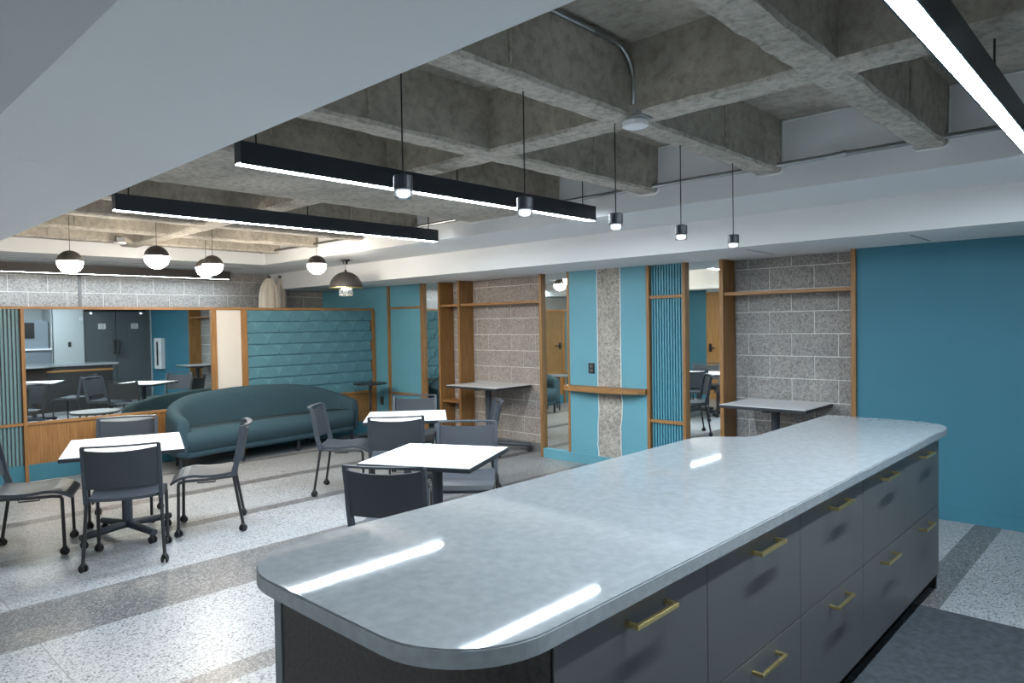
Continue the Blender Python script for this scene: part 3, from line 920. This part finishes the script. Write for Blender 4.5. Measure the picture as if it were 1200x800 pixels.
# ------------------------------------------------------------------ chairs
def make_chair():
    c = thing('cafe_chair', 'x', 'chair')
    # seat
    rows_ = []
    for i in range(13):
        y_ = -0.215 + i * 0.47 / 12
        u = i / 12
        z_ = 0.448 - 0.018 * math.sin(math.pi * min(1, u / 0.75)) + 0.004
        if u > 0.72:
            z_ -= 0.05 * ((u - 0.72) / 0.28) ** 2
        wd_ = 0.225 - 0.012 * (1 - u)
        if i in (0, 12):
            wd_ -= 0.015
        rows_.append([(wd_ * s, y_, z_ + 0.012 * abs(s) ** 3 * (1 if u < 0.7 else 0.3)) for s in (-1, -0.75, -0.5, -0.25, 0, 0.25, 0.5, 0.75, 1)])
    MB().grid(rows_, (0, 0, -1), 0.02).build('seat', 'chair_plastic', c, smooth=False)
    # back panel: curved in plan, leaning
    def back_pt(sx, z_):
        lean = -0.195 - 0.075 * ((z_ - 0.45) / 0.36)
        return (0.207 * sx, lean - 0.030 * (1 - sx * sx), z_)
    rows_ = []
    for i in range(9):
        u = i / 8
        row = []
        for k in range(11):
            sx = -1 + 2 * k / 10
            ztop = 0.785 - 0.016 * (1 - sx * sx)
            z_ = 0.525 + (ztop - 0.525) * u
            row.append(back_pt(sx, z_))
        rows_.append(row)
    MB().grid(rows_, (0, -1, 0), 0.014).build('backrest', 'chair_mesh', c, smooth=False)
    # top rail
    pts = [back_pt(-1.08 + 2.16 * k / 12, 0.806) for k in range(13)]
    pts = [(p[0], p[1] - 0.008, p[2]) for p in pts]
    vs, fs = [], []
    for p in pts:
        vs += [(p[0], p[1] - 0.022, p[2] - 0.003), (p[0], p[1] + 0.012, p[2] - 0.005), (p[0], p[1] + 0.012, p[2] + 0.006), (p[0], p[1] - 0.022, p[2] + 0.009)]
    for i in range(12):
        for k in range(4):
            fs.append((i * 4 + k, i * 4 + (k + 1) % 4, (i + 1) * 4 + (k + 1) % 4, (i + 1) * 4 + k))
    fs += [(0, 1, 2, 3), (48, 51, 50, 49)]
    MB().add(vs, fs).build('top_rail', 'chair_plastic', c)
    for s in (-1, 1):
        # upright from the seat rear to the top rail
        vs, fs = [], []
        for i in range(9):
            u = i / 8
            z_ = 0.425 + u * 0.38
            y_ = -0.185 - 0.078 * max(0, (z_ - 0.45) / 0.36) - (0.02 * math.sin(math.pi * min(1, u * 1.6)) if u < 0.62 else 0) * 0.4
            hw = 0.022 - 0.006 * u
            xo, xi = 0.232 * s, 0.208 * s
            vs += [(xi, y_ - hw, z_), (xo, y_ - hw, z_), (xo, y_ + hw, z_), (xi, y_ + hw, z_)]
        for i in range(8):
            for k in range(4):
                fs.append((i * 4 + k, i * 4 + (k + 1) % 4, (i + 1) * 4 + (k + 1) % 4, (i + 1) * 4 + k))
        fs += [(0, 3, 2, 1), (32, 33, 34, 35)]
        MB().add(vs, fs).build('upright', 'chair_plastic', c)
        MB().tube([(0.215 * s, -0.20, 0.425), (0.215 * s, 0.0, 0.413), (0.215 * s, 0.14, 0.413), (0.215 * s, 0.195, 0.405)], 0.011, 8).build('seat_frame', 'chair_metal', c)
        MB().tube([(0.205 * s, -0.06, 0.415), (0.205 * s, -0.055, 0.392), (0.205 * s, 0.065, 0.392), (0.205 * s, 0.07, 0.415)], 0.005, 6).build('stacking_glide', 'chair_metal', c)
        l1 = MB().tube([(0.215 * s, 0.185, 0.41), (0.217 * s, 0.198, 0.39), (0.218 * s, 0.205, 0.056)], 0.0115, 10).build('leg', 'chair_metal', c)
        caster(l1, 0.218 * s, 0.205, 0, 0.024, 0.7 * s)
        l2 = MB().tube([(0.22 * s, -0.185, 0.43), (0.224 * s, -0.205, 0.30), (0.236 * s, -0.245, 0.056)], 0.0115, 10).build('leg', 'chair_metal', c)
        caster(l2, 0.236 * s, -0.245, 0, 0.024, -0.5 * s + 0.3)
    return c


chair0 = make_chair()
G = 'charcoal cafe chairs on casters'
chairs = [
    (1.645, 5.20, -25, 'charcoal chair with its back to the island at the screen mirror table'),
    (1.245, 5.87, -112, 'charcoal chair at the screen mirror table beside the fluted end of the screen'),
    (2.32, 5.49, 64, 'charcoal chair turned sideways between the screen mirror table and the curved sofa'),
    (1.95, 6.25, 154.5, 'charcoal chair between the screen mirror table and the lower oak panel'),
    (3.71, 5.70, -135, 'charcoal chair turned sideways between the sofa and the table before the sofa end'),
    (3.66, 4.83, -39, 'charcoal chair on the island side of the white table in front of the sofa end'),
    (4.49, 5.66, 135.7, 'charcoal chair facing the island in front of the flat teal framed panel'),
    (2.43, 3.18, -57.5, 'charcoal chair with its back to the rounded island end'),
    (3.44, 3.745, 132, 'charcoal chair facing the island across the white table next to the worktop'),
    (4.60, 4.92, 50, 'charcoal chair in front of the tall block niche with its back to the niche'),
]
for i, (x, y, a, lab) in enumerate(chairs):
    c = chair0 if i == 0 else copy_tree(chair0)
    c.location = (x, y, 0)
    c.rotation_euler = (0, 0, R(a))
    c['label'] = lab
    c['group'] = G

# ------------------------------------------------------------------ sofa
so = thing('sofa', 'long curved dark teal fabric sofa against the partition screen', 'sofa', (4.2, 8.2, 0))
path = catmull([(2.93, 7.70, .60), (2.915, 7.92, .655), (3.0, 8.18, .715), (3.27, 8.40, .785), (3.70, 8.51, .82), (4.1, 8.53, .835), (4.55, 8.53, .82), (4.95, 8.51, .775),
                (5.24, 8.45, .69), (5.42, 8.31, .625), (5.475, 8.05, .57)], 6)
vs, fs = [], []
inner = []
NS = 14
for i, p in enumerate(path):
    d = path[min(i + 1, len(path) - 1)] - path[max(i - 1, 0)]
    d.z = 0; d.normalize()
    nrm = Vector((d.y, -d.x, 0))        # towards the seat
    th = 0.155
    zb, zt = 0.165, p.z
    sec = [(0.012, zb), (0.0, zb + 0.05), (0.0, zt - 0.09), (0.012, zt - 0.04), (0.04, zt - 0.008), (th * 0.5, zt), (th * 0.75, zt - 0.012), (th, zt - 0.05), (th + 0.012, zt - 0.11), (th + 0.02, 0.42), (th + 0.02, 0.25), (th, zb)]
    e = min(i, len(path) - 1 - i)
    sh = {0: 0.80, 1: 0.93}.get(e, 1.0)      # soften the arm ends
    mid = th * 0.5
    for a, z_ in sec:
        a2 = mid + (a - mid) * sh
        z2 = zb + (z_ - zb) * (0.97 if e == 0 else 1.0)
        q = Vector((p.x, p.y, 0)) + nrm * a2
        vs.append((q.x - 4.2, q.y - 8.2, z2))
    q = Vector((p.x, p.y, 0)) + nrm * (th - 0.075)
    inner.append((q.x, q.y))
n = 12
for i in range(len(path) - 1):
    for k in range(n):
        fs.append((i * n + k, i * n + (k + 1) % n, (i + 1) * n + (k + 1) % n, (i + 1) * n + k))
fs.append(tuple(range(n))); fs.append(tuple(range((len(path) - 1) * n, len(path) * n))[::-1])
bk = link_mesh('backrest', vs, fs, 'teal_fabric', so, True)
mod = bk.modifiers.new('sub', 'SUBSURF'); mod.levels = 1; mod.render_levels = 1
front = catmull([(5.33, 8.0, 0), (4.9, 7.94, 0), (4.3, 7.87, 0), (3.6, 7.80, 0), (3.08, 7.70, 0)], 6)
inn = [p for p in inner if p[1] > 7.72]
poly = [(a - 4.2, b2 - 8.2) for a, b2 in inn] + [(p.x - 4.2, p.y - 8.2) for p in front]


def cushion(name, poly, z0, z1, r, parent, mat):
    bm = bmesh.new()
    f = bm.faces.new([bm.verts.new((a, b2, z0)) for a, b2 in poly])
    ex = bmesh.ops.extrude_face_region(bm, geom=[f])
    tv = [g for g in ex['geom'] if isinstance(g, bmesh.types.BMVert)]
    for v in tv:
        v.co.z = z1
    bmesh.ops.recalc_face_normals(bm, faces=bm.faces)
    bmesh.ops.bevel(bm, geom=[e for e in bm.edges if e.verts[0].co.z == z1 and e.verts[1].co.z == z1], offset=r, segments=5, affect='EDGES', profile=0.5)
    me = bpy.data.meshes.new(name); bm.to_mesh(me); bm.free()
    me.materials.append(MATS[mat])
    me.polygons.foreach_set('use_smooth', [True] * len(me.polygons))
    o = bpy.data.objects.new(name, me); COL.objects.link(o); o.parent = parent
    return o


cushion('seat', poly, 0.225, 0.435, 0.05, so, 'teal_fabric')
pl2 = [(a, b2 + 0.012) if b2 < -0.1 else (a, b2) for a, b2 in poly]
cushion('base', pl2, 0.155, 0.228, 0.008, so, 'teal_fabric')
for lx, ly in ((2.995, 7.80), (3.75, 7.90), (4.5, 7.97), (5.39, 8.12), (3.12, 8.22), (4.1, 8.44), (4.9, 8.43)):
    MB().tube([(lx - 4.2, ly - 8.2, 0.0), (lx - 4.2, ly - 8.2, 0.16)], [0.017, 0.021], 10).build('leg', 'lamp_black', so)

st = thing('side_table', 'small round black pedestal table at the end of the sofa', 'table', (5.72, 8.15, 0))
MB().lathe([(0.225, 0.742), (0.237, 0.748), (0.237, 0.756), (0.232, 0.762)], 40).build('table_top', 'table_edge', st)
MB().tube([(0, 0, 0.01), (0, 0, 0.745)], 0.016, 12).build('column', 'chair_metal', st)
MB().lathe([(0.17, 0.0), (0.17, 0.008), (0.03, 0.016)], 32).build('base', 'chair_metal', st)
st = thing('coffee_table', 'round blue grey coffee table in front of the lower oak panel', 'table', (2.55, 8.08, 0))
MB().lathe([(0.25, 0.595), (0.26, 0.603), (0.26, 0.615), (0.255, 0.62)], 40).build('table_top', 'cabinet_greyblue', st)
for k in range(4):
    a = math.radians(45 + 90 * k)
    MB().tube([(0.2 * math.cos(a), 0.2 * math.sin(a), 0.0), (0.17 * math.cos(a), 0.17 * math.sin(a), 0.60)], 0.012, 8).build('leg', 'chair_metal', st)


# ------------------------------------------------------------------ lamps
def linear_lamp(label, x0, x1, y, zb, rods, ztop, group='black linear pendant lamps', mat='lamp_black', led='led'):
    cx = (x0 + x1) / 2
    h = 0.108
    t = thing('linear_lamp', label, 'lamp', (cx, y, zb), 0, group)
    w = 0.033
    MB().box(x0 - cx, x1 - cx, -w, w, 0.006, h).box(x0 - cx, x1 - cx, -w, -w + 0.006, 0, 0.006).box(x0 - cx, x1 - cx, w - 0.006, w, 0, 0.006).build('housing', mat, t)
    box('diffuser', x0 - cx + 0.004, x1 - cx - 0.004, -w + 0.006, w - 0.006, 0.001, 0.006, led, t)
    for x in rods:
        MB().tube([(x - cx, 0, h), (x - cx, 0, ztop - zb)], 0.004, 6).build('hanger', 'cable', t)
    return t


linear_lamp('long black linear lamp hung over the closest white table', 1.527, 4.30, 3.20, 2.322, (1.62, 2.92, 4.18), ZTOP)
linear_lamp('long black linear lamp hung between the wide concrete beam and the globe pendants', 1.53, 4.24, 4.95, 2.322, (1.62, 2.92, 4.15), ZTOP)
linear_lamp('long black linear lamp hung over the island worktop edge and mat', 1.45, 4.35, 0.485, 2.325, (1.6, 3.16, 4.2), ZTOP, led='led_aisle')
linear_lamp('dark linear lamp washing the block wall behind the screen', 0.9, 4.46, 9.70, 2.248, (1.2, 2.78, 4.40), ZMID, mat='lamp_brown', led='led_dim')


def globe(x, y, z, label, ztop):
    t = thing('globe_pendant', label, 'lamp', (x, y, z), 0, 'two tone globe pendants')
    r = 0.1
    prof = [(r * math.cos(math.radians(a)), r * math.sin(math.radians(a))) for a in range(-88, 7, 6)]
    MB().lathe(prof, 28).build('glass', 'globe_glow', t, smooth=True)
    prof = [((r + 0.001) * math.cos(math.radians(a)), (r + 0.001) * math.sin(math.radians(a))) for a in range(6, 90, 6)]
    MB().lathe(prof, 28).build('cap', 'lamp_brown', t, smooth=True)
    MB().tube([(0, 0, r), (0, 0, ztop - z)], 0.0025, 6).build('cord', 'cable', t)


globe(1.79, 6.95, 2.15, 'globe pendant with dark cap hanging over the lower oak panel chair side', ZTOP)
globe(2.31, 6.41, 2.18, 'globe pendant with dark cap above the screen mirror table', ZRIB)
globe(3.10, 7.11, 2.20, 'dark capped globe pendant of the close pair, on the cafe table side', ZTOP)
globe(3.19, 7.48, 2.20, 'dark capped globe pendant of the close pair, on the screen side', ZTOP)
globe(4.00, 6.62, 2.215, 'globe pendant with dark cap in front of the scale tile panel', ZTOP)

dm = thing('dome_pendant', 'dark dome pendant with clear glass drops below the white soffit', 'lamp', (4.79, 7.28, 2.02))
prof = [(0.19, 0.0), (0.195, 0.006)] + [(0.195 * math.cos(math.radians(a)), 0.006 + 0.192 * math.sin(math.radians(a))) for a in range(8, 90, 8)]
prof_in = [(r_ * 0.965, z_ * 0.95) for r_, z_ in prof][::-1]
allp = prof + prof_in
nn = 36
vs, fs = [], []
for r_, z_ in allp:
    for j in range(nn):
        t = 2 * math.pi * j / nn
        vs.append((r_ * math.cos(t), r_ * math.sin(t), z_))
for i in range(len(allp)):
    i2 = (i + 1) % len(allp)
    if i == len(prof) - 1:
        continue
    for j in range(nn):
        fs.append((i * nn + j, i * nn + (j + 1) % nn, i2 * nn + (j + 1) % nn, i2 * nn + j))
link_mesh('dome', vs, fs, 'lamp_brown', dm, True)
MB().lathe([(0.197, -0.004), (0.199, 0.0), (0.199, 0.006), (0.196, 0.008)], 36).lathe([(0.19, -0.003), (0.19, 0.007)], 36).build('rim', 'brass', dm)
MB().lathe([(0.015, 0.19), (0.012, 0.215), (0.004, 0.225)], 12).tube([(0, 0, 0.19), (0, 0, 0.32)], 0.002, 6).build('cord', 'cable', dm)
MB().lathe([(0.028, 0.29), (0.03, 0.32), (0.055, 0.33), (0.055, 0.345)], 20).build('canopy', 'plastic_black', dm)
MB().lathe([(0.01, -0.03), (0.032, -0.015), (0.035, 0.01), (0.02, 0.05), (0.015, 0.12)], 16).build('bulb', 'crystal_glow', dm, smooth=True)
for k in range(9):
    a = 2 * math.pi * k / 9
    MB().lathe([(0.003, -0.10), (0.014, -0.092), (0.018, -0.07), (0.012, -0.03), (0.006, 0.03), (0.004, 0.10)], 10, c=(0.07 * math.cos(a), 0.07 * math.sin(a), 0)).build('glass_drop', 'clear_glass', dm, smooth=True)

spots = [(1.485, 'at the rounded island end'), (2.10, 'second from the rounded island end'), (2.735, 'in the middle of the row over the worktop'), (3.335, 'fourth from the rounded island end'), (3.945, 'closest to the plain teal wall')]
for x, where in spots:
    t = thing('spot_pendant', 'small black and glass cylinder pendant ' + where, 'lamp', (x, 1.90, 1.985), 0, 'small cylinder pendants over the island')
    MB().lathe([(0.030, 0.026), (0.033, 0.030), (0.033, 0.072), (0.030, 0.076)], 24).build('cap', 'lamp_black', t)
    MB().lathe([(0.030, 0.0), (0.032, 0.002), (0.032, 0.026), (0.028, 0.0265)], 24).build('glass', 'clear_glass', t)
    MB().lathe([(0.012, 0.004), (0.016, 0.008), (0.016, 0.024)], 16).build('lens', 'spot_glow', t)
    MB().tube([(0, 0, 0.075), (0, 0, ZRIB - 1.985)], 0.0028, 6).build('cord', 'cable', t)

# ------------------------------------------------------------------ ceiling hardware
sd = thing('smoke_detector', 'white smoke detector with dark box on the concrete rib crossing', 'detector', (2.755, 1.80, 2.45))
MB().lathe([(0.042, -0.006), (0.058, 0.0), (0.061, 0.018), (0.056, 0.028)], 28).build('cover', 'plastic_white', sd, smooth=False)
box('junction_box', -0.065, 0.03, -0.075, -0.02, 0.026, 0.095, 'box_grey', sd, 0.003)
sd = thing('smoke_detector', 'white smoke detector on the last concrete rib near the globe pendants', 'detector', (2.55, 8.09, 2.465))
MB().lathe([(0.04, -0.004), (0.058, 0.0), (0.06, 0.016), (0.055, 0.022)], 24).build('cover', 'plastic_white', sd)
box('junction_box', -0.04, 0.04, -0.03, 0.03, 0.022, 0.075, 'box_grey', sd, 0.003)
cd_pts = [(1.02, 1.765, 2.775), (2.44, 1.765, 2.775)]
for k in range(0, 9):
    a = math.radians(k * 90 / 8)
    cd_pts.append((2.54 + 0.15 * math.sin(a), 1.765, 2.625 + 0.15 * math.cos(a)))
cd_pts.append((2.69, 1.765, 2.53))
cdt = tag(MB().tube(cd_pts, 0.0115, 12).build('conduit', 'galvanised', smooth=True), 'galvanised conduit bending down the coffer to the smoke detector', 'pipe')
MB().tube([(2.40, 1.765, 2.775), (2.44, 1.765, 2.775)], 0.015, 12).box(2.41, 2.43, 1.76, 1.79, 2.77, 2.80).build('strap', 'galvanised', cdt)
pipe = tag(MB().tube([(4.335, -1.15, 2.516), (4.335, 8.5, 2.516)], 0.0145, 12).build('conduit', 'galvanised', smooth=True), 'long straight galvanised conduit along the soffit face', 'pipe')
for yy in (1.42, 3.9, 6.2):
    MB().tube([(4.335, yy - 0.03, 2.516), (4.335, yy + 0.03, 2.516)], 0.0165, 12).lathe([(0.021, -0.012), (0.021, 0.012)], 6, 'Y', (4.335, yy - 0.025, 2.516)).build('coupling', 'galvanised', pipe)
for yy in (1.03, 2.78, 4.6):
    MB().box(4.32, 4.392, yy - 0.012, yy + 0.012, 2.500, 2.532).build('clamp', 'galvanised', pipe)
